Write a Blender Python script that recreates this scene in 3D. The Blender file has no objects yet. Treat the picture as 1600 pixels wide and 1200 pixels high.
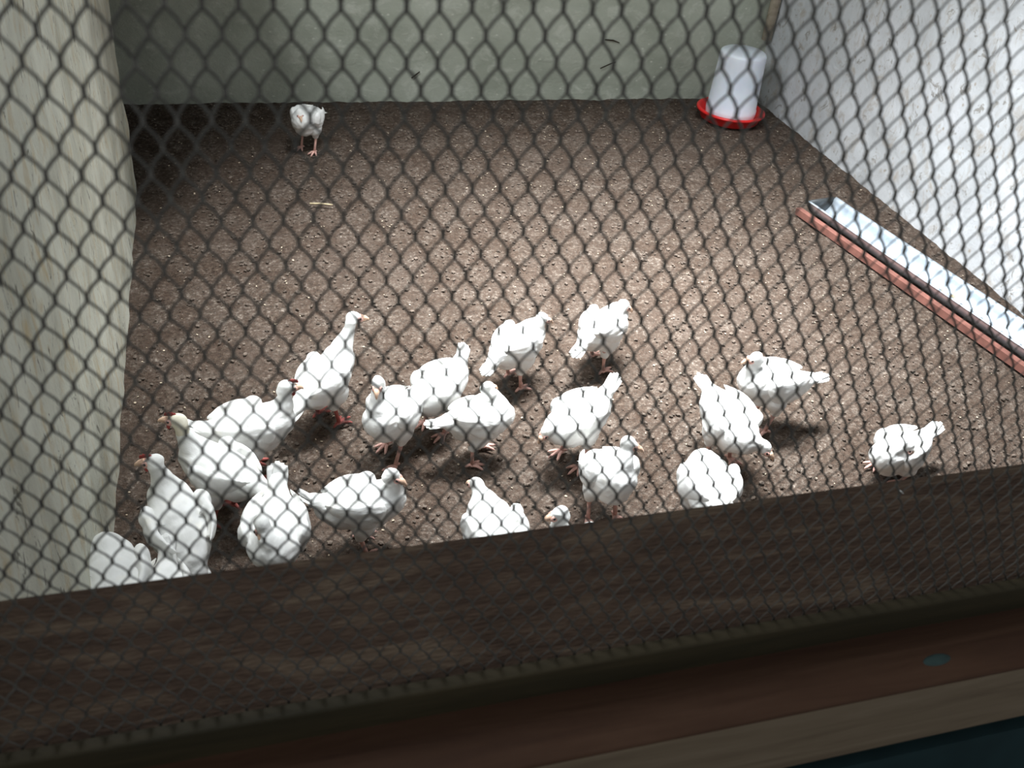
import bpy, bmesh, math, random
from mathutils import Vector, Matrix, noise
random.seed(7)
S = bpy.context.scene
COL = S.collection

# ---------------------------------------------------------------- camera
CAM_H = 1.5
FPX = 1507.14
MX = [[0.95969685, -0.08737406, 0.26710995],
      [-0.26576994, -0.59116127, 0.76150817],
      [0.09136899, -0.80180679, -0.59055701]]     # world rows, columns = image right, image down, forward
cd = bpy.data.cameras.new('camera'); cam = bpy.data.objects.new('camera', cd); COL.objects.link(cam)
cd.sensor_width = 36.0; cd.lens = FPX / 1600 * 36.0; cd.clip_start = 0.02; cd.clip_end = 60
cam.matrix_world = Matrix(((MX[0][0], -MX[0][1], -MX[0][2], 0),
                           (MX[1][0], -MX[1][1], -MX[1][2], 0),
                           (MX[2][0], -MX[2][1], -MX[2][2], CAM_H), (0, 0, 0, 1)))
cd.dof.use_dof = True; cd.dof.focus_distance = 2.2; cd.dof.aperture_fstop = 8.5
S.camera = cam

# ---------------------------------------------------------------- light and exposure
S.view_settings.view_transform = 'Standard'; S.view_settings.look = 'None'
S.view_settings.gamma = 1.0; S.view_settings.use_curve_mapping = False
S.view_settings.exposure = 0.38
w = bpy.data.worlds.new('world'); S.world = w; w.use_nodes = True
w.node_tree.nodes['Background'].inputs[0].default_value = (0.86, 0.95, 1.0, 1)
w.node_tree.nodes['Background'].inputs[1].default_value = 0.29

def area(name, loc, target, sx, sy, power, col, spread=180):
    l = bpy.data.lights.new(name, 'AREA'); l.shape = 'RECTANGLE'; l.size = sx; l.size_y = sy
    l.energy = power; l.color = col; l.spread = math.radians(spread)
    o = bpy.data.objects.new(name, l); COL.objects.link(o); o.location = loc
    o.rotation_euler = (Vector(target) - Vector(loc)).to_track_quat('-Z', 'Y').to_euler()
    return o
# daylight from the long opening above the left wall, and a roof light above the middle of the pen
area('window_daylight', (-0.32, 1.9, 1.95), (1.6, 1.9, 0.2), 1.3, 0.5, 24, (0.93, 0.97, 1.0))
area('roof_daylight', (0.92, 2.2, 2.5), (1.22, 2.2, 0.0), 0.5, 1.1, 54, (0.95, 0.98, 1.0), 70)
# weak fill lamp added behind the camera to brighten the front boards
area('front_fill', (0.2, -1.6, 2.0), (0.3, 0.6, 0.8), 1.2, 1.0, 5, (1.0, 0.95, 0.88))

# ---------------------------------------------------------------- helpers
def pix(px, py):
    v = (px - 800, py - 600, FPX)
    return Vector([sum(MX[i][j] * v[j] for j in range(3)) for i in range(3)])
def floor_at(px, py, z=0.0):
    d = pix(px, py); t = (z - CAM_H) / d.z
    return Vector((d.x * t, d.y * t, z))
def plane_y(px, py, y):
    d = pix(px, py); t = y / d.y
    return Vector((d.x * t, y, CAM_H + d.z * t))
def lin(r, g, b):
    f = lambda c: (c / 255 / 12.92) if c / 255 <= 0.04045 else ((c / 255 + 0.055) / 1.055) ** 2.4
    return (f(r), f(g), f(b), 1)

def mesh_obj(name, verts, faces, mat, parent=None, smooth=True):
    me = bpy.data.meshes.new(name); me.from_pydata([tuple(v) for v in verts], [], faces); me.update()
    return link_mesh(name, me, mat, parent, smooth)
def link_mesh(name, me, mat, parent=None, smooth=True):
    if smooth: me.polygons.foreach_set('use_smooth', [True] * len(me.polygons))
    if not me.materials: me.materials.append(mat)
    o = bpy.data.objects.new(name, me); COL.objects.link(o)
    if parent: o.parent = parent
    return o
def tag(o, label=None, cat=None, group=None, kind=None):
    if label: o['label'] = label
    if cat: o['category'] = cat
    if group: o['group'] = group
    if kind: o['kind'] = kind
    return o
def empty(name, loc=(0, 0, 0), rz=0):
    o = bpy.data.objects.new(name, None); COL.objects.link(o); o.location = loc
    o.rotation_euler = (0, 0, rz); o.empty_display_size = 0.05
    return o

class MB:
    def __init__(s): s.v = []; s.f = []
    def add(s, vs, fs):
        n = len(s.v); s.v += [Vector(v) for v in vs]; s.f += [tuple(i + n for i in f) for f in fs]
    def box(s, x0, x1, y0, y1, z0, z1):
        s.add([(x, y, z) for x in (x0, x1) for y in (y0, y1) for z in (z0, z1)],
              [(0, 1, 3, 2), (4, 6, 7, 5), (0, 4, 5, 1), (2, 3, 7, 6), (0, 2, 6, 4), (1, 5, 7, 3)])
    def loft(s, rings, cap=True):
        n = len(rings[0]); vs = [p for r in rings for p in r]; fs = []
        for i in range(len(rings) - 1):
            for j in range(n):
                k = (j + 1) % n
                fs.append((i * n + j, i * n + k, (i + 1) * n + k, (i + 1) * n + j))
        if cap:
            fs.append(tuple(reversed(range(n)))); fs.append(tuple((len(rings) - 1) * n + j for j in range(n)))
        s.add(vs, fs)
    def tube(s, pts, rad, n=8, cap=True, flat=None):
        pts = [Vector(p) for p in pts]; rings = []
        up = Vector((0, 0, 1))
        for i, p in enumerate(pts):
            t = (pts[min(i + 1, len(pts) - 1)] - pts[max(i - 1, 0)]).normalized()
            a = t.cross(up)
            if a.length < 0.05: a = t.cross(Vector((0, 1, 0)))
            a.normalize(); b = a.cross(t).normalized()
            r = rad[i] if isinstance(rad, (list, tuple)) else rad
            fb = flat if flat else 1.0
            rings.append([p + a * (r * math.cos(q)) + b * (r * fb * math.sin(q)) for q in [2 * math.pi * j / n for j in range(n)]])
        s.loft(rings, cap)
    def lathe(s, prof, c=(0, 0, 0), n=40, cap=True):
        s.loft([[(c[0] + r * math.cos(2 * math.pi * j / n), c[1] + r * math.sin(2 * math.pi * j / n), c[2] + z) for j in range(n)] for r, z in prof], cap)
    def ico(s, c, r, sc=(1, 1, 1), rot=None, sub=2):
        vs, fs = ICO[sub]
        out = []
        for v in vs:
            q = Vector((v[0] * r * sc[0], v[1] * r * sc[1], v[2] * r * sc[2]))
            if rot: q = rot @ q
            out.append(q + Vector(c))
        s.add(out, fs)
    def build(s, name, mat, parent=None, smooth=True):
        return mesh_obj(name, s.v, s.f, mat, parent, smooth)
ICO = {}
for sub in (1, 2, 3):
    bm = bmesh.new(); bmesh.ops.create_icosphere(bm, subdivisions=sub, radius=1.0)
    ICO[sub] = ([tuple(v.co) for v in bm.verts], [tuple(v.index for v in f.verts) for f in bm.faces]); bm.free()

# ---------------------------------------------------------------- materials
class NT:
    def __init__(s, name, rough=0.8, spec=0.3):
        s.m = bpy.data.materials.new(name); s.m.use_nodes = True; s.t = s.m.node_tree
        s.b = s.t.nodes['Principled BSDF']; s.b.inputs['Roughness'].default_value = rough
        s.b.inputs['Specular IOR Level'].default_value = spec
        s.co = s.t.nodes.new('ShaderNodeTexCoord')
    def map(s, scale=(1, 1, 1), rot=(0, 0, 0), out='Object'):
        n = s.t.nodes.new('ShaderNodeMapping'); n.inputs['Scale'].default_value = scale; n.inputs['Rotation'].default_value = rot
        s.t.links.new(s.co.outputs[out], n.inputs['Vector']); return n.outputs[0]
    def noise(s, scale, detail=4, rough=0.6, vec=None, dist=0.0):
        n = s.t.nodes.new('ShaderNodeTexNoise'); n.inputs['Scale'].default_value = scale
        n.inputs['Detail'].default_value = detail; n.inputs['Roughness'].default_value = rough; n.inputs['Distortion'].default_value = dist
        s.t.links.new(vec if vec else s.co.outputs['Object'], n.inputs['Vector']); return n.outputs[0]
    def voro(s, scale, vec=None, feature='F1'):
        n = s.t.nodes.new('ShaderNodeTexVoronoi'); n.inputs['Scale'].default_value = scale; n.feature = feature
        s.t.links.new(vec if vec else s.co.outputs['Object'], n.inputs['Vector']); return n
    def ramp(s, fac, stops):
        n = s.t.nodes.new('ShaderNodeValToRGB'); e = n.color_ramp.elements
        while len(e) < len(stops): e.new(0.5)
        for i, (p, c) in enumerate(stops): e[i].position = p; e[i].color = c
        s.t.links.new(fac, n.inputs[0]); return n.outputs[0]
    def mix(s, fac, a, b, mode='MIX'):
        n = s.t.nodes.new('ShaderNodeMix'); n.data_type = 'RGBA'; n.blend_type = mode
        for val, i in ((fac, 0), (a, 6), (b, 7)):
            if isinstance(val, (int, float, tuple)): n.inputs[i].default_value = val
            else: s.t.links.new(val, n.inputs[i])
        return n.outputs[2]
    def color(s, c):
        if isinstance(c, tuple): s.b.inputs['Base Color'].default_value = c
        else: s.t.links.new(c, s.b.inputs['Base Color'])
    def bump(s, h, strength=0.5, dist=0.01):
        n = s.t.nodes.new('ShaderNodeBump'); n.inputs['Strength'].default_value = strength; n.inputs['Distance'].default_value = dist
        s.t.links.new(h, n.inputs['Height']); s.t.links.new(n.outputs[0], s.b.inputs['Normal'])
BW = lambda a, b: [(a, (0, 0, 0, 1)), (b, (1, 1, 1, 1))]

def mat_plain(name, col, rough=0.6, spec=0.3, vary=0.12, scale=30, bump=0.2):
    k = NT(name, rough, spec); n = k.noise(scale, 3)
    dark = tuple(c * (1 - vary * 2) for c in col[:3]) + (1,); lite = tuple(min(1, c * (1 + vary)) for c in col[:3]) + (1,)
    k.color(k.ramp(n, [(0.3, dark), (0.7, lite)])); k.bump(n, bump, 0.002)
    return k.m

# litter floor: brown shavings and droppings
k = NT('litter', 0.95, 0.1)
a = k.noise(9, 6, 0.7); b = k.noise(75, 4, 0.7); c = k.voro(130); d = k.noise(2.2, 3)
base = k.ramp(b, [(0.3, lin(52, 46, 42)), (0.45, lin(96, 88, 81)), (0.56, lin(122, 113, 105)), (0.72, lin(186, 177, 167))])
patch = k.mix(k.ramp(a, BW(0.42, 0.62)), lin(180, 168, 158), lin(255, 252, 248))
base = k.mix(0.85, base, patch, 'MULTIPLY')
base = k.mix(k.ramp(c.outputs['Distance'], [(0.2, (0, 0, 0, 1)), (0.6, (0.6, 0.6, 0.6, 1))]), base, lin(84, 68, 58))
base = k.mix(k.ramp(d, [(0.45, (0, 0, 0, 1)), (0.7, (0.35, 0.35, 0.35, 1))]), base, lin(92, 80, 72))
k.color(base)
k.bump(k.mix(0.5, b, k.noise(38, 4, 0.7)), 1.0, 0.03); M_LITTER = k.m

def wall_mat(name, c0, c1, c2, stain, streak=(1, 1, 1), stainamt=0.4, dark=None, spots=True):
    k = NT(name, 0.92, 0.12)
    v = k.map(streak)
    n1 = k.noise(3.0, 5, 0.6, v); n2 = k.noise(14, 5, 0.65, v, 0.6); n3 = k.noise(60, 4, 0.7, v)
    base = k.ramp(n1, [(0.32, c0), (0.5, c1), (0.7, c2)])
    base = k.mix(k.ramp(n2, [(0.52, (0, 0, 0, 1)), (0.72, (stainamt,) * 3 + (1,))]), base, stain)
    if dark:
        n4 = k.noise(9, 6, 0.75, v, 2.0)
        base = k.mix(k.ramp(n4, [(0.36, (0.8,) * 3 + (1,)), (0.41, (0, 0, 0, 1))]), base, dark)
    if spots:
        v2 = k.voro(17, v)
        base = k.mix(k.ramp(v2.outputs['Distance'], [(0.05, (0.7,) * 3 + (1,)), (0.13, (0, 0, 0, 1))]), base, stain)
    k.color(base); k.bump(k.mix(0.5, n2, n3), 0.55, 0.012)
    return k.m
M_WALL_L = wall_mat('plaster_left', lin(186, 185, 170), lin(212, 212, 198), lin(228, 228, 214), lin(196, 178, 140), (2.2, 2.2, 0.9), 0.8, lin(104, 100, 88))
M_WALL_B = wall_mat('plaster_back', lin(168, 173, 158), lin(186, 191, 176), lin(200, 204, 190), lin(226, 228, 216), (1, 1, 1.5), 0.5, None)
M_WALL_R = wall_mat('plaster_right', lin(196, 198, 200), lin(214, 217, 220), lin(228, 230, 234), lin(172, 158, 140), (1.2, 1.2, 1.0), 0.7, lin(150, 145, 138))

k = NT('dark_plank', 0.85, 0.15)
v = k.map((1.5, 9, 9), (0, math.radians(-6), 0)); n = k.noise(4, 6, 0.65, v, 0.8); n2 = k.noise(40, 3, 0.6, v)
base = k.ramp(n, [(0.35, lin(46, 34, 27)), (0.5, lin(60, 46, 37)), (0.66, lin(86, 73, 60))])
k.color(k.mix(0.25, base, k.ramp(n2, [(0.4, lin(44, 33, 26)), (0.6, lin(80, 66, 54))]))); k.bump(n2, 0.5, 0.004); M_PLANK = k.m

def wood(name, c0, c1, c2, grain=26, knot=None):
    k = NT(name, 0.75, 0.2)
    v = k.map((0.35, 4, 4)); n = k.noise(grain / 3, 5, 0.65, v, 0.5); n2 = k.noise(1.8, 3)
    base = k.ramp(n, [(0.3, c0), (0.5, c1), (0.72, c2)])
    base = k.mix(k.ramp(n2, [(0.4, (0, 0, 0, 1)), (0.7, (0.4, 0.4, 0.4, 1))]), base, c0)
    k.color(base); k.bump(n, 0.3, 0.003); return k.m
M_BEAM_TOP = wood('oiled_timber', lin(50, 31, 21), lin(63, 42, 29), lin(76, 54, 40))
M_BEAM = wood('sawn_timber', lin(90, 76, 62), lin(104, 90, 74), lin(116, 102, 86))
M_BATTEN = wood('dark_batten', lin(34, 30, 18), lin(44, 38, 24), lin(56, 48, 32))
M_TEAL = mat_plain('teal_paint', lin(24, 44, 47), 0.6, 0.3, 0.2, 8)
M_KNOT = mat_plain('dark_knot', lin(40, 56, 54), 0.5, 0.3, 0.2, 60)
M_STRIP = wood('pale_timber', lin(170, 158, 138), lin(196, 184, 164), lin(212, 202, 184))
M_SHAVE = mat_plain('shavings', lin(206, 190, 166), 0.9, 0.1, 0.2, 6)
M_CRUST = mat_plain('dark_clods', lin(106, 95, 86), 0.95, 0.1, 0.3, 30)
M_STRAW = mat_plain('dark_straw', lin(60, 52, 42), 0.8, 0.1)
M_PSTRAW = mat_plain('pale_straw', lin(200, 184, 150), 0.8, 0.1)

k = NT('feather_white', 0.75, 0.15)
v = k.map((22, 60, 60)); n = k.noise(1.6, 3, 0.6, v); n2 = k.noise(16, 3)
k.color(k.ramp(n2, [(0.3, lin(226, 226, 222)), (0.55, lin(240, 240, 238)), (0.8, lin(244, 241, 232))])); k.bump(n, 0.5, 0.003)
M_FEATHER = k.m
k = NT('feather_cream', 0.75, 0.15); n2 = k.noise(30, 3)
k.color(k.ramp(n2, [(0.3, lin(218, 210, 186)), (0.7, lin(236, 231, 214))])); k.bump(n2, 0.4, 0.003); M_CREAM = k.m
M_SKIN = mat_plain('pink_skin', lin(222, 176, 164), 0.55, 0.3, 0.1, 60)
M_LEG = mat_plain('pink_shank', lin(216, 172, 160), 0.6, 0.3, 0.12, 90)
M_LEGD = mat_plain('dusky_shank', lin(170, 92, 86), 0.6, 0.3, 0.15, 90)
M_BEAK = mat_plain('horn_beak', lin(222, 186, 160), 0.4, 0.4, 0.1, 60)
M_RED = mat_plain('red_comb', lin(158, 66, 62), 0.5, 0.3, 0.15, 70)
M_PINKC = mat_plain('pink_comb', lin(214, 132, 128), 0.5, 0.3, 0.15, 70)
M_EYE = mat_plain('dark_eye', (0.012, 0.01, 0.008, 1), 0.15, 0.5, 0.1)

k = NT('mesh_wire', 0.5, 0.4); k.b.inputs['Metallic'].default_value = 0.25
n = k.noise(35, 3); k.color(k.ramp(n, [(0.35, lin(66, 63, 59)), (0.65, lin(88, 85, 80))])); M_WIRE = k.m
k = NT('galvanised', 0.38, 0.5); k.b.inputs['Metallic'].default_value = 0.6
n = k.noise(18, 4); k.color(k.ramp(n, [(0.35, lin(186, 198, 210)), (0.65, lin(226, 236, 244))])); k.bump(n, 0.25, 0.004); M_GALV = k.m
M_RUST = mat_plain('faded_red', lin(132, 90, 80), 0.7, 0.2, 0.2, 14)
M_REDP = mat_plain('red_plastic', lin(222, 34, 34), 0.35, 0.5, 0.06, 10)
k = NT('cloudy_plastic', 0.35, 0.5); n = k.noise(7, 3)
k.color(k.ramp(n, [(0.3, lin(222, 230, 243)), (0.7, lin(238, 243, 252))])); k.b.inputs['Subsurface Weight'].default_value = 0.15
M_JAR = k.m
M_DARKIRON = mat_plain('dark_cap', lin(60, 64, 66), 0.5, 0.4)

# ---------------------------------------------------------------- the pen
XL, XR, YB, YF, YC = -0.285, 2.43, 3.965, 0.62, 3.16
XREC = -1.15
def grid_surface(name, origin, u, v, nu, nv, amp, scale, mat, nrm):
    vs = []; fs = []
    for j in range(nv + 1):
        for i in range(nu + 1):
            p = Vector(origin) + Vector(u) * (i / nu) + Vector(v) * (j / nv)
            h = noise.fractal(p * scale, 0.9, 2.0, 4) * amp
            vs.append(p + Vector(nrm) * h)
    for j in range(nv):
        for i in range(nu):
            a = j * (nu + 1) + i; fs.append((a, a + 1, a + nu + 2, a + nu + 1))
    return mesh_obj(name, vs, fs, mat)
fl = grid_surface('floor', (XREC, YF - 0.1, -0.004), (XR - XREC + 0.06, 0, 0), (0, YB - YF + 0.16, 0), 420, 400, 0.0065, 14, M_LITTER, (0, 0, 1)); fl['kind'] = 'structure'
def slab(name, x0, x1, y0, y1, z0, z1, mat, bev=0.0):
    m = MB(); m.box(x0, x1, y0, y1, z0, z1); o = m.build(name, mat, None, False)
    if bev:
        b = o.modifiers.new('bevel', 'BEVEL'); b.width = bev; b.segments = 3
    o['kind'] = 'structure'; return o
def rough_wall(name, p0, u, v, nrm, th, mat, amp=0.006):
    # front skin with relief, closed by a plain back
    nu = max(2, int(Vector(u).length / 0.02)); nv = max(2, int(Vector(v).length / 0.02)); vs = []; fs = []
    for j in range(nv + 1):
        for i in range(nu + 1):
            p = Vector(p0) + Vector(u) * (i / nu) + Vector(v) * (j / nv)
            vs.append(p + Vector(nrm) * (noise.fractal(p * 7, 0.9, 2.0, 4) * amp))
    for j in range(nv):
        for i in range(nu):
            a = j * (nu + 1) + i; fs.append((a, a + 1, a + nu + 2, a + nu + 1))
    edge = [i for i in range(nu + 1)] + [(j) * (nu + 1) + nu for j in range(1, nv + 1)] + [nv * (nu + 1) + i for i in range(nu - 1, -1, -1)] + [j * (nu + 1) for j in range(nv - 1, 0, -1)]
    n0 = len(vs)
    for e in edge:
        i = e % (nu + 1); j = e // (nu + 1)
        vs.append(Vector(p0) + Vector(u) * (i / nu) + Vector(v) * (j / nv) - Vector(nrm) * th)
    m = len(edge)
    for q in range(m):
        r = (q + 1) % m; fs.append((edge[q], edge[r], n0 + r, n0 + q))
    fs.append(tuple(range(n0, n0 + m)))
    o = mesh_obj(name, vs, fs, mat, None, True); o['kind'] = 'structure'
    for p in o.data.polygons[nu * nv:]: p.use_smooth = False
    return o
rough_wall('wall_left', (XL, YF, -0.05), (0, YC - YF, 0), (0, 0, 1.3), (1, 0, 0), 0.12, M_WALL_L, 0.006)
rough_wall('wall_back', (XREC, YB, -0.05), (XR - XREC + 0.05, 0, 0), (0, 0, 2.75), (0, -1, 0), 0.12, M_WALL_B)
rough_wall('wall_right', (XR, YF - 0.1, -0.05), (0, YB - YF + 0.15, 0), (0, 0, 2.75), (-1, 0, 0), 0.12, M_WALL_R)
slab('wall_recess', XREC - 0.1, XREC, 2.4, YB + 0.1, -0.05, 2.7, M_WALL_B)
slab('wall_recess_front', XREC, XL - 0.125, 2.9, 3.02, -0.05, 2.7, M_WALL_B)
slab('corner_shade_board', XREC, 0.1, 2.72, YB - 0.01, 0.83, 0.86, M_PLANK)  # unseen slab added over the back-left corner to keep it in shadow
# low plank wall and rail between the pen and the camera
slab('wall_front', -1.0, XR + 0.1, 0.62, 0.645, -0.02, 0.79, M_PLANK, 0.002)
m = MB(); x0, x1 = -1.0, XR + 0.1            # sloping sill board behind the mesh
m.add([(x, y, z) for x in (x0, x1) for y, z in ((0.519, 0.750), (0.650, 0.800), (0.650, 0.808), (0.519, 0.760))], [(0, 1, 2, 3), (7, 6, 5, 4), (0, 4, 5, 1), (1, 5, 6, 2), (2, 6, 7, 3), (3, 7, 4, 0)])
tag(m.build('trim_1', M_PLANK, None, False), kind='structure')

rail = empty('rail', (0, 0, 0))
tag(rail, 'long timber rail along the bottom of the wire mesh', 'rail')
m = MB(); m.box(-0.9, 2.2, 0.435, 0.5, 0.645, 0.7425); o = m.build('timber', M_BEAM, rail, False)
b = o.modifiers.new('bevel', 'BEVEL'); b.width = 0.004; b.segments = 3
m = MB(); m.box(-0.9, 2.2, 0.433, 0.502, 0.7425, 0.7475); o = m.build('top_board', M_BEAM_TOP, rail, False)
o['label'] = 'reddish brown top board with a dark knot'
b = o.modifiers.new('bevel', 'BEVEL'); b.width = 0.002; b.segments = 2
kp = floor_at(1464, 1031, 0.7475); m = MB()
m.ico((kp.x, kp.y, 0.7475), 1, (0.0165, 0.0065, 0.0012), Matrix.Rotation(math.radians(4), 3, 'Z'), 3); kn = m.build('knot', M_KNOT, o)
m = MB(); m.box(-0.9, 2.2, 0.5, 0.514, 0.7425, 0.782); o = m.build('batten', M_BATTEN, rail, False)  # batten in a darker olive wood tone than the timber
o['label'] = 'dark olive batten'
b = o.modifiers.new('bevel', 'BEVEL'); b.width = 0.002; b.segments = 2
slab('wall_below_rail', -0.9, 2.2, 0.437, 0.46, 0.0, 0.618, M_TEAL)
slab('gap_shade_board', -0.9, 2.2, 0.485, 0.497, 0.0, 0.645, M_BATTEN)  # dark board added to stand in for the shadow gap under the timber
slab('floor_outside', -1.5, 2.6, -1.5, 0.437, -0.03, -0.005, M_TEAL)

# expanded diamond mesh on the pen front
YM = 0.518; KS = YM / 0.5
def make_mesh():
    mb = MB(); DX = 0.0167 * KS; DZ = 0.0147 * KS
    x0 = 0.13805 * KS; z0 = CAM_H + (1.3456 - CAM_H) * KS
    hw, th, al = 0.00088, 0.0004, math.radians(30)
    def strand(p, q, up):
        t = (q - p).normalized(); pp = Vector((-t.z, 0, t.x)); pp = pp if pp.z > 0 else -pp
        n = (Vector((0, 1, 0)) * math.cos(al) + pp * math.sin(al)).normalized(); c = n.cross(t).normalized()
        vs = []
        for e in (p, q):
            for sa, sb in ((-1, -1), (1, -1), (1, 1), (-1, 1)): vs.append(e + c * (hw * sa) + n * (th * sb))
        mb.add(vs, [(0, 1, 5, 4), (1, 2, 6, 5), (2, 3, 7, 6), (3, 0, 4, 7)])
    def warp(x, z):
        return Vector((x + 0.0011 * noise.noise(Vector((x * 30, 1, z * 30))), YM + 0.004 * noise.noise(Vector((x * 4, 5, z * 4))), z + 0.0011 * noise.noise(Vector((x * 30, 9, z * 30)))))
    jl = 0.0019
    for r in range(-27, 42):
        z = z0 - r * DZ
        if z > 1.78 or z < 0.776: continue
        for c in range(-42, 78):
            x = x0 + c * DX + (DX / 2 if r % 2 else 0)
            p = warp(x, z)
            a = p + Vector((0, 0, jl)); b = p - Vector((0, 0, jl))
            w1 = 0.00125
            mb.add([a + Vector((sx * w1, sy * 0.0007, 0)) for sx, sy in ((-1, -1), (1, -1), (1, 1), (-1, 1))] + [b + Vector((sx * w1, sy * 0.0007, 0)) for sx, sy in ((-1, -1), (1, -1), (1, 1), (-1, 1))],
                   [(0, 1, 5, 4), (1, 2, 6, 5), (2, 3, 7, 6), (3, 0, 4, 7), (3, 2, 1, 0), (4, 5, 6, 7)])
            if z - DZ > 0.765:
                for s in (-1, 1):
                    q = warp(x + s * DX / 2, z - DZ) + Vector((0, 0, jl))
                    mid = (b + q) / 2 + Vector((s * 0.0009, 0, 0.0))
                    strand(b, mid, s); strand(mid, q, s)
    return mb.build('wire_mesh', M_WIRE, None, False)
tag(make_mesh(), 'grey metal diamond mesh stretched across the whole pen front', 'wire mesh')

# pale timber upright in the far right corner
m = MB(); m.tube([(2.40, 3.93, 0.28), (2.402, 3.93, 1.2), (2.405, 3.93, 2.2)], [0.022, 0.024, 0.022], 8)
tag(m.build('corner_post', M_STRIP), 'pale rough timber strip standing in the far right corner', 'post')

# waterer
wp = floor_at(1138, 187)
wt = empty('poultry_drinker', (wp.x, wp.y, 0)); tag(wt, 'white plastic drinker with a red tray by the far right corner', 'drinker')
m = MB(); m.lathe([(0.0, 0.004), (0.118, 0.004), (0.128, 0.010), (0.140, 0.045), (0.146, 0.048), (0.146, 0.043), (0.150, 0.042), (0.150, 0.050), (0.143, 0.054), (0.134, 0.050), (0.122, 0.018), (0.0, 0.016)], n=56, cap=False)
m.build('tray', M_REDP, wt)
m = MB(); m.lathe([(0.106, 0.02), (0.110, 0.045), (0.110, 0.06), (0.107, 0.065), (0.100, 0.26), (0.099, 0.290), (0.096, 0.298), (0.088, 0.303), (0.03, 0.306), (0.0, 0.306)], n=56, cap=False)
jar = m.build('jar', M_JAR, wt)

# trough feeder
t0 = Vector((2.084, 2.775, 0)); t1 = Vector((2.243, 1.832, 0)); dr = (t1 - t0).normalized(); L = 1.62
tr = empty('feed_trough', (t0.x, t0.y, 0.004), math.atan2(dr.y, dr.x)); tag(tr, 'long galvanised feed trough lying beside the white right wall', 'trough')
def arc(r, a0, a1, n): return [(r * math.cos(math.radians(a0 + (a1 - a0) * i / n)), r * math.sin(math.radians(a0 + (a1 - a0) * i / n))) for i in range(n + 1)]
# local: x along, +y towards the wall
R = 0.057
out = [(y, z + R + 0.004) for y, z in arc(R, 180, 360, 14)]; inn = [(y, z + R + 0.004) for y, z in arc(R - 0.003, 360, 180, 14)]
prof = [(-R - 0.009, R + 0.006), (-R - 0.009, R + 0.002)] + out + [(R + 0.009, R + 0.002), (R + 0.009, R + 0.007)] + inn
m = MB(); N = 40
m.loft([[(L * i / N, y, z + 0.0012 * noise.noise(Vector((i * 0.7, y * 20, 0)))) for y, z in prof] for i in range(N + 1)]); m.build('channel', M_GALV, tr)
m = MB(); m.loft([[(x, y, z + R + 0.006) for y, z in arc(R + 0.003, 180, 360, 12)] for x in (-0.006, 0.004)]); m.build('end_cap', M_DARKIRON, tr)
m = MB(); m.loft([[(x, y, z) for y, z in ((-R - 0.026, 0.0), (-R - 0.004, 0.0), (-R - 0.004, 0.024), (-R - 0.026, 0.024))] for x in [-0.03 + (L + 0.02) * i / 20 for i in range(21)]])
o = m.build('side_rail', M_RUST, tr, False); o['label'] = 'faded red rail along the trough'
for q, (px, py) in enumerate(((1471, 455), (1489, 463), (1480, 459))):
    v = floor_at(px, py, 0.03); m = MB(); m.ico((0, 0, 0), 0.009 if q < 2 else 0.006, (1, 0.8, 0.6), None, 2)
    o = m.build('feed_crumb', M_PSTRAW); o.location = v
    tag(o, ['upper left of the pale feed crumbs in the metal trough', 'lower right of the pale feed crumbs in the metal trough', 'small middle crumb of feed in the metal trough'][q], 'crumb', 'feed crumbs in the trough')

# loose litter on the floor
def flakes(name, n, mat, smin, smax, seed, label, cat, thick=0.3):
    rnd = random.Random(seed); mb = MB()
    for i in range(n):
        x = rnd.uniform(-0.9, XR - 0.02); y = rnd.uniform(0.7, YB - 0.03)
        if x < XL + 0.02 and y < 3.05: continue
        if (x - wp.x) ** 2 + (y - wp.y) ** 2 < 0.026 or (y < 2.83 and abs(x - (2.10 + (2.775 - y) * 0.1687)) < 0.12): continue
        s = rnd.uniform(smin, smax); r = rnd.uniform(0, 6.28); rot = Matrix.Rotation(r, 3, 'Z') @ Matrix.Rotation(rnd.uniform(-.5, .5), 3, 'X')
        mb.ico((x, y, -0.001 + noise.fractal(Vector((x, y, -0.004)) * 14, 0.9, 2.0, 4) * 0.0065 + s * thick * 0.4), s, (1, rnd.uniform(.4, .9), thick), rot, 1)
    o = mb.build(name, mat, None, False); tag(o, label, cat, None, 'stuff'); return o
flakes('wood_shavings', 1500, M_SHAVE, 0.0016, 0.0042, 3, 'pale wood shavings scattered all over the brown floor litter', 'shavings')
flakes('litter_clods', 8000, M_CRUST, 0.002, 0.0085, 5, 'small dark clods lying loose on the floor litter', 'litter', 0.45)

# stray straws
def straw(p, q, r, mat, label, g=None, bend=0.004):
    p = Vector(p); q = Vector(q); mid = (p + q) / 2; c = mid.copy(); m = MB()
    m.tube([p - c, (p + q) / 2 - c + Vector((bend, -bend * 0.3, bend)), q - c], [r, r * 1.1, r * 0.7], 6)
    o = m.build('straw', mat); o.location = c; tag(o, label, 'straw', g); return o
yb = YB - 0.012
straw(plane_y(945, 62, yb), plane_y(968, 67, yb), 0.003, M_STRAW, 'dark bent straw stuck high on the back wall', 'straws on the back wall')
straw(plane_y(938, 107, yb), plane_y(962, 97, yb), 0.0025, M_STRAW, 'dark straw on the back wall just below the bent one', 'straws on the back wall')
straw(plane_y(643, 122, yb), plane_y(656, 112, yb), 0.0028, M_STRAW, 'short dark straw on the back wall right of the lone far chicken', 'straws on the back wall')
straw(floor_at(484, 318, 0.012), floor_at(520, 320, 0.012), 0.003, M_PSTRAW, 'pale straw lying on the floor in front of the lone far chicken', None, 0.002)
straw(floor_at(1186, 150, 0.02), floor_at(1197, 158, 0.02), 0.004, M_STRAW, 'black twig on the floor right of the drinker')

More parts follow.
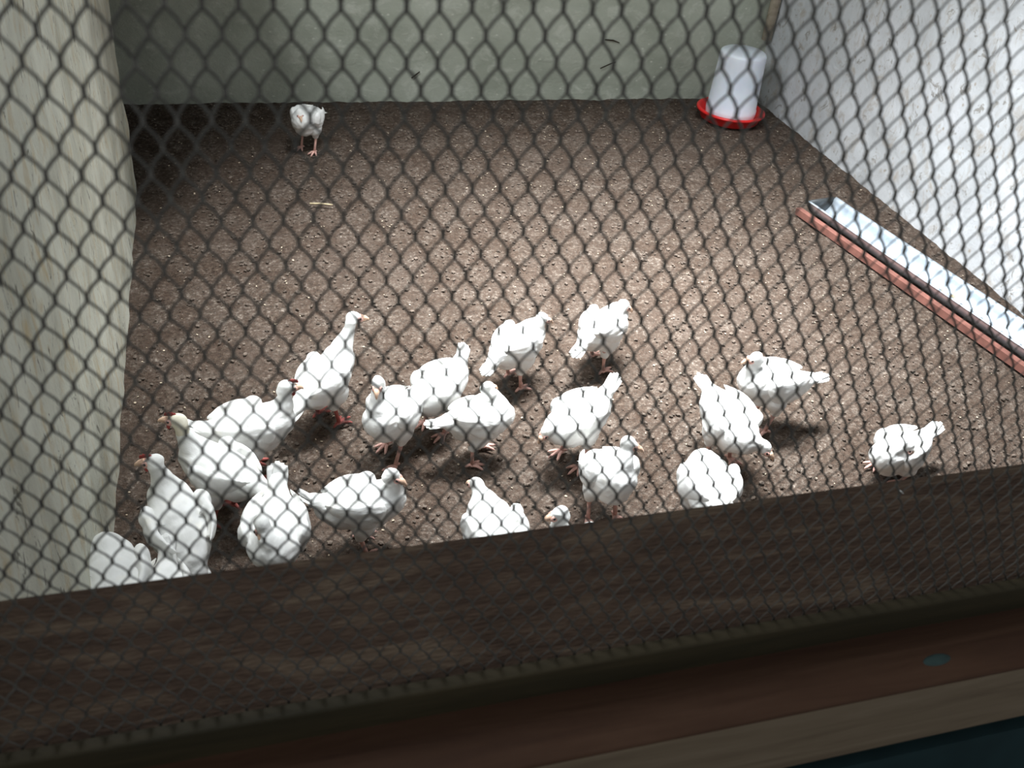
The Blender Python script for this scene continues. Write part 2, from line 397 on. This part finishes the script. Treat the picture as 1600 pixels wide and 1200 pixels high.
# ---------------------------------------------------------------- chickens
def cone_chain(mb, pts):
    """pts: (pos, radius, flatten(y,z)) - blend spheres between successive points"""
    for i in range(len(pts) - 1):
        (p, r, sc), (q, s, sd) = pts[i], pts[i + 1]
        p = Vector(p); q = Vector(q); n = max(2, int((q - p).length / (min(r, s) * 0.35)))
        for j in range(n + 1):
            t = j / n; u = t * t * (3 - 2 * t)
            mb.ico(p.lerp(q, t), r * (1 - u) + s * u, tuple(sc[a] * (1 - u) + sd[a] * u for a in range(3)), None, 2)
def remeshed(mb, name, voxel, mat, parent, it=5, seed=0, feather=0.0016):
    me = bpy.data.meshes.new('tmp'); me.from_pydata([tuple(v) for v in mb.v], [], mb.f); me.update()
    o = bpy.data.objects.new('tmp', me); COL.objects.link(o)
    r = o.modifiers.new('r', 'REMESH'); r.mode = 'VOXEL'; r.voxel_size = voxel
    s = o.modifiers.new('s', 'SMOOTH'); s.iterations = it; s.factor = 0.6
    dg = bpy.context.evaluated_depsgraph_get(); out = bpy.data.meshes.new_from_object(o.evaluated_get(dg))
    bpy.data.objects.remove(o); bpy.data.meshes.remove(me)
    off = Vector((seed * 3.1, seed * 1.7, 0))
    ns = [v.normal.copy() for v in out.vertices]
    for v, n in zip(out.vertices, ns):
        p = v.co
        f = noise.noise(Vector((p.x * 28, p.y * 75, p.z * 75)) + off) * feather + noise.noise(p * 22 + off) * feather * 1.6
        v.co = p + n * f
    out.materials.clear(); out.name = name
    return link_mesh(name, out, mat, parent)

NBIRD = 0
def chicken(ground, heading, label, scale=1.0, head=(0.085, 0.0, 0.232), hyaw=0, hpitch=-8, pitch=0, sit=0.0,
            comb=None, legmat=None, headmat=None, tail=32, droop=0.0, stride=0.0, fat=1.0, legs=True, group='white chickens in the pen', lift=0):
    """heading in degrees in the world (0 = +X); head position in the bird's own frame (x forward)"""
    global NBIRD; NBIRD += 1; seed = NBIRD
    legmat = legmat or M_LEG; comb = comb or M_PINKC
    root = empty('chicken', (ground.x, ground.y, lift), math.radians(heading)); root.scale = (scale,) * 3
    tag(root, label, 'chicken', group)
    zb = (0.016 if not sit else 0) - sit
    scale *= 0.88; root.scale = (scale,) * 3
    PR = Matrix.Rotation(math.radians(-pitch), 3, 'Y'); hip = Vector((-0.01, 0, 0.125))
    def B(x, y, z): return PR @ (Vector((x, y, z)) - hip) + hip + Vector((0, 0, zb))
    hd = Vector(head) + Vector((0, 0, zb))
    one = (1, 1, 1); bs = (1.0, 1.0 * fat, 1.0)
    mb = MB()
    cone_chain(mb, [(B(-0.088, 0, 0.142), 0.030, (1, 1.15, 0.9)), (B(-0.045, 0, 0.136), 0.052, (1, 1.08 * fat, .98)), (B(0.0, 0, 0.132), 0.060, (1, 1.06 * fat, 1)), (B(0.045, 0, 0.136), 0.054, bs), (B(0.066, 0, 0.142), 0.045, one)])
    # belly fluff and thighs
    cone_chain(mb, [(B(-0.05, 0, 0.112), 0.040, one), (B(0.03, 0, 0.108), 0.046, one)])
    for s in (-1, 1):
        st = stride * s
        cone_chain(mb, [(B(-0.005, 0.034 * s, 0.105), 0.034, one), (Vector((0.0 + st * 0.5 - 0.012, 0.036 * s, 0.078 + min(0, zb) * 0.6)), 0.016, one)])
    # neck
    n0 = B(0.058, 0, 0.150); n1 = B(0.085, 0, 0.168)
    pts = []
    bend = (n1 + Vector((hd.x - n1.x, hd.y, hd.z - n1.z)) * 0.35) + Vector((0.012, 0, 0))
    K = 8
    hh = hd + Vector((-0.010, 0, -0.008))
    for i in range(K + 1):
        t = i / K; p = n0 * (1 - t) ** 2 + bend * 2 * t * (1 - t) + hh * t * t
        r = 0.042 * (1 - t) ** 2.0 + 0.0165 * (1 - (1 - t) ** 2.0)
        pts.append((p, r, one))
    cone_chain(mb, pts)
    # head
    yaw = math.radians(hyaw); ptc = math.radians(hpitch)
    HR = Matrix.Rotation(yaw, 3, 'Z') @ Matrix.Rotation(-ptc, 3, 'Y')
    def H(x, y, z): return HR @ Vector((x, y, z)) + hd
    mb.ico(hd, 0.0195, (1.15, 0.88, 0.98), HR, 2); mb.ico(H(0.012, 0, -0.002), 0.0145, (1.1, .85, .9), HR, 2)
    # tail base
    ta = math.radians(tail)
    tb = B(-0.082, 0, 0.150); td = PR @ Vector((-math.cos(ta), 0, math.sin(ta)))
    cone_chain(mb, [(tb, 0.030, (1, 1.1, .8)), (tb + td * 0.035, 0.020, (1, 1.2, .7)), (tb + td * 0.058, 0.011, (1, 1.5, .7))])
    body = remeshed(mb, 'body', 0.0042, M_FEATHER, root, 5, seed)
    if headmat:
        body.data.materials.append(headmat)
        for p in body.data.polygons:
            c = p.center
            if (c - hd).length < 0.038: p.material_index = 1
    # tail feathers
    mb = MB(); side = Vector((0, 1, 0)); nn = td.cross(side).normalized()
    for j, a in enumerate((-15, -7.5, 0, 7.5, 15)):
        A = math.radians(a); d = (td * math.cos(A) + side * math.sin(A)).normalized(); w = d.cross(nn).normalized()
        rings = []
        for i in range(7):
            t = i / 6; ln = 0.078 - 0.0005 * abs(a); c = tb + td * 0.012 + d * (ln * t) + nn * (0.002 * (j % 2) - 0.006 * t * t + 0.0008 * abs(a) * 0.3)
            hw = 0.0135 * math.sin(math.pi * min(1, 0.28 + 0.66 * t)) ** 0.7 + 0.0008
            rings.append([c + w * (hw * math.cos(q)) + nn * (0.0026 * (1.15 - t) * math.sin(q)) for q in [2 * math.pi * g / 8 for g in range(8)]])
        mb.loft(rings)
    mb.build('tail', M_FEATHER, root)
    # wings: folded, three overlapping feather rows, tip over the rump
    for s in (-1, 1):
        mb = MB(); wr = math.radians(-8 - droop * 40)
        base = Vector((0.046, 0.040 * s * fat + 0.002 * s, 0.150))
        for (x0_, ln, hh_, zo, yo) in ((0.0, 0.148, 0.036, -0.004, 0.0), (-0.006, 0.118, 0.028, -0.016, 0.005), (0.002, 0.075, 0.029, 0.003, 0.007)):
            rings = []
            for i in range(13):
                t = i / 12; prf = (math.sin(math.pi * min(1, t ** 0.62)) ** 0.75) if 0 < t < 1 else 0.03
                prf = max(prf, 0.04); x = x0_ - ln * t
                yy = yo * s * (1 - t) + s * (0.020 * math.sin(math.pi * t) ** 0.8 - 0.022 * t * t * fat + droop * 0.03 * t)
                zz = zo - 0.014 * t * (1 - t) + 0.018 * t * t
                ring = []
                for g in range(14):
                    q = 2 * math.pi * g / 14; rid = 1 + 0.06 * math.sin(q * 7 + t * 6)
                    ring.append(Vector((x, yy + 0.0125 * prf * math.cos(q) * rid, zz + hh_ * prf * math.sin(q) * rid)))
                rings.append(ring)
            RW = Matrix.Rotation(-wr * 0.6, 3, 'Y')
            rings = [[B(*(RW @ p + base)) for p in r] for r in rings]
            mb.loft(rings)
        remeshed(mb, 'wing', 0.0036, M_FEATHER, root, 3, seed + s * 7, 0.0012)
    # face
    mb = MB()
    for s in (-1, 1): mb.ico(H(0.0165, 0.0085 * s, -0.001), 0.0088, (1.15, 0.62, 0.95), HR, 2)
    mb.build('face_skin', M_SKIN, root)
    for s in (-1, 1):
        mb = MB(); mb.ico(H(0.0175, 0.0132 * s, 0.003), 0.0031, (1, 0.7, 1), HR, 2); mb.build('eye', M_EYE, root)
    mb = MB(); mb.tube([H(0.022, 0, 0.001), H(0.032, 0, 0.0005), H(0.041, 0, -0.003), H(0.045, 0, -0.0075)], [0.0085, 0.0065, 0.0036, 0.0008], 10)
    mb.tube([H(0.022, 0, -0.006), H(0.032, 0, -0.006), H(0.038, 0, -0.0065)], [0.006, 0.0042, 0.001], 8)
    mb.build('beak', M_BEAK, root)
    mb = MB()
    prev = []
    for i in range(9):
        t = i / 8; x = 0.028 - 0.028 * t; top = 0.0165 + 0.0045 * math.sin(math.pi * t) + 0.0028 * (i % 2)
        base_ = 0.012 + 0.002 * math.sin(math.pi * t)
        w_ = 0.0024 * math.sin(math.pi * (0.12 + 0.76 * t))
        prev.append([H(x, -w_, base_), H(x, -w_ * .5, top), H(x, w_ * .5, top), H(x, w_, base_)])
    mb.loft(prev)
    if comb is M_RED: mb.build('comb', comb, root)
    for s in (-1, 1) if comb is M_RED else ():
        mb = MB(); mb.ico(H(0.021, 0.0045 * s, -0.0165), 0.0055, (0.75, 0.45, 1.25), HR, 2); mb.build('wattle', comb, root)
    # legs
    if legs:
        for s in (-1, 1):
            st = stride * s; hk = Vector((-0.014 + st * 0.5, 0.036 * s, 0.080)) if not sit else Vector((-0.01, 0.045 * s, 0.026)); ft = Vector((0.004 + st, 0.038 * s, 0.011)) if not sit else Vector((0.012, 0.045 * s, 0.010))
            mb = MB(); mb.tube([hk + Vector((-.004, 0, .014)), hk, hk.lerp(ft, .5), ft], [0.0085, 0.0072, 0.0052, 0.006], 10); lg = mb.build('leg', legmat, root)
            mb = MB(); mb.ico(ft + Vector((0, 0, -0.001)), 0.0075, (1.1, 1.1, 0.8), None, 2)
            for a, ln in ((0, 0.046), (36, 0.038), (-36, 0.038), (176, 0.022)):
                A = math.radians(a * 1.0 + 4 * s); d = Vector((math.cos(A), math.sin(A), 0))
                mb.tube([ft, ft + d * ln * .45 + Vector((0, 0, 0.0005)), ft + d * ln * .85 + Vector((0, 0, -0.0045)), ft + d * ln + Vector((0, 0, -0.0065))], [0.0058, 0.0048, 0.0036, 0.0010], 8)
            mb.build('foot', legmat, lg)
    return root

UP = (0.075, 0.0, 0.232)
BIRDS = [
 # ground px, heading, label, kwargs
 ((482, 236), 238, 'lone chicken near the dark far left corner by the back wall', dict(head=(0.075, 0, 0.190), scale=.92, hpitch=-30, hyaw=40, stride=.01, tail=-10, pitch=8)),
 ((512, 658), 44, 'upright chicken with outstretched neck and beak pointing right, left of centre', dict(pitch=20, head=(0.105, -0.01, 0.282), hyaw=-44, hpitch=-5, legmat=M_LEGD, scale=.98, tail=-5, fat=.9)),
 ((398, 742), 12, 'chicken with red comb facing right, behind the cream-headed one', dict(head=(0.092, 0, 0.235), comb=M_RED, legmat=M_LEGD, scale=1.02, hpitch=-12)),
 ((352, 808), 140, 'cream-headed chicken with red beak and comb looking left', dict(head=(0.088, 0.02, 0.262), comb=M_RED, headmat=M_CREAM, legmat=M_LEGD, hyaw=25, hpitch=0, scale=1.0, tail=-5, pitch=8)),
 ((290, 890), 108, 'upright chicken beside the left wall, head turned left, seen from behind', dict(pitch=22, head=(0.070, 0.014, 0.262), comb=M_RED, hyaw=60, hpitch=-10, tail=-20, droop=.3)),
 ((194, 985), 100, 'chicken cut off by the plank at the lower left, back only', dict(head=(0.115, 0, 0.13), hpitch=-40, scale=1.04, fat=1.05, tail=10)),
 ((268, 990), -95, 'chicken with only its small white tail showing over the plank beneath the wall-side chicken', dict(head=(0.10, 0, 0.12), hpitch=-45, scale=.8, tail=48)),
 ((436, 905), -98, 'chicken with raised tail facing the camera at the plank, left of centre', dict(head=(0.050, -0.022, 0.212), hpitch=-45, tail=50, fat=1.1, scale=1.0)),
 ((566, 856), 4, 'chicken side-on facing right just behind the plank, tail raised', dict(head=(0.070, -0.008, 0.222), hyaw=-35, hpitch=-25, tail=36, scale=.95)),
 ((766, 902), 96, 'bright white chicken with a pointed outline at the plank, centre', dict(head=(0.115, 0.008, 0.185), hyaw=20, hpitch=-30, tail=0, scale=.98, fat=1.1)),
 ((907, 942), 140, 'chicken showing only its head above the plank', dict(head=(0.085, 0, 0.235), hpitch=-20, hyaw=42, scale=.98)),
 ((938, 812), -88, 'chicken standing front-on behind the plank with head raised to the right', dict(pitch=24, head=(0.026, 0.020, 0.262), hyaw=60, hpitch=-20, tail=-20, scale=.98)),
 ((1088, 828), 78, 'bright white rounded chicken back at the plank right of the front-on one', dict(head=(0.115, -0.01, 0.11), hpitch=-50, tail=18, scale=1.0, fat=1.15)),
 ((1120, 724), -80, 'chicken bending its head low to the right, tail to the upper left', dict(head=(0.112, 0.035, 0.125), hpitch=-35, pitch=-12, hyaw=30, tail=-5, scale=1.0, fat=1.12)),
 ((1186, 665), 178, 'chicken side-on facing left with a yellowish beak, right of centre', dict(head=(0.075, 0, 0.228), hpitch=-12, hyaw=5, tail=8, scale=1.02, pitch=6)),
 ((1390, 740), 196, 'chicken sitting alone at the right with its head tucked back', dict(sit=0.05, head=(0.03, 0.03, 0.196), hyaw=120, hpitch=-50, tail=22, scale=.95)),
 ((892, 720), 204, 'chicken with tail raised to the right and head lowered to the left', dict(head=(0.112, 0, 0.145), hpitch=-48, tail=40, scale=.98, pitch=-10)),
 ((932, 572), 36, 'farther right of the two chickens at the back of the flock', dict(head=(0.070, -0.02, 0.200), hpitch=-35, hyaw=-40, tail=-30, scale=.95, stride=.025, pitch=5)),
 ((802, 600), 34, 'left of the two chickens at the back of the flock, pink beak right', dict(head=(0.082, -0.02, 0.206), hpitch=-25, hyaw=-30, tail=-30, scale=.95, stride=.015, pitch=5)),
 ((612, 714), 222, 'chicken facing the camera at the left of the middle huddle', dict(head=(0.050, -0.014, 0.266), hpitch=-30, hyaw=35, tail=10, scale=.95, stride=.03, pitch=8)),
 ((680, 672), 214, 'chicken in the middle of the huddle with its tail standing up', dict(head=(0.100, -0.01, 0.165), hpitch=-40, tail=62, scale=.95, pitch=-8)),
 ((744, 716), 4, 'chicken at the right of the middle huddle with spread pink feet', dict(head=(0.030, 0.035, 0.228), hpitch=-25, hyaw=20, tail=-5, scale=.88, stride=.03)),
]
for (g, hdg, lab, kw) in BIRDS:
    chicken(floor_at(*g), hdg, lab, **kw)

# down feathers caught on the plank front
for q, (px, py) in enumerate(((1408, 768), (1487, 856))):
    v = plane_y(px, py, 0.612); m = MB()
    m.tube([(-0.005, 0, 0.004), (0, -0.001, 0), (0.005, 0, -0.004)], [0.0004, 0.0018, 0.0003], 6, True, 0.4)
    o = m.build('down_feather', M_FEATHER); o.location = v
    tag(o, ['small white down feather near the top of the dark plank', 'small white down feather low on the dark plank at right'][q], 'feather', 'down feathers on the plank')
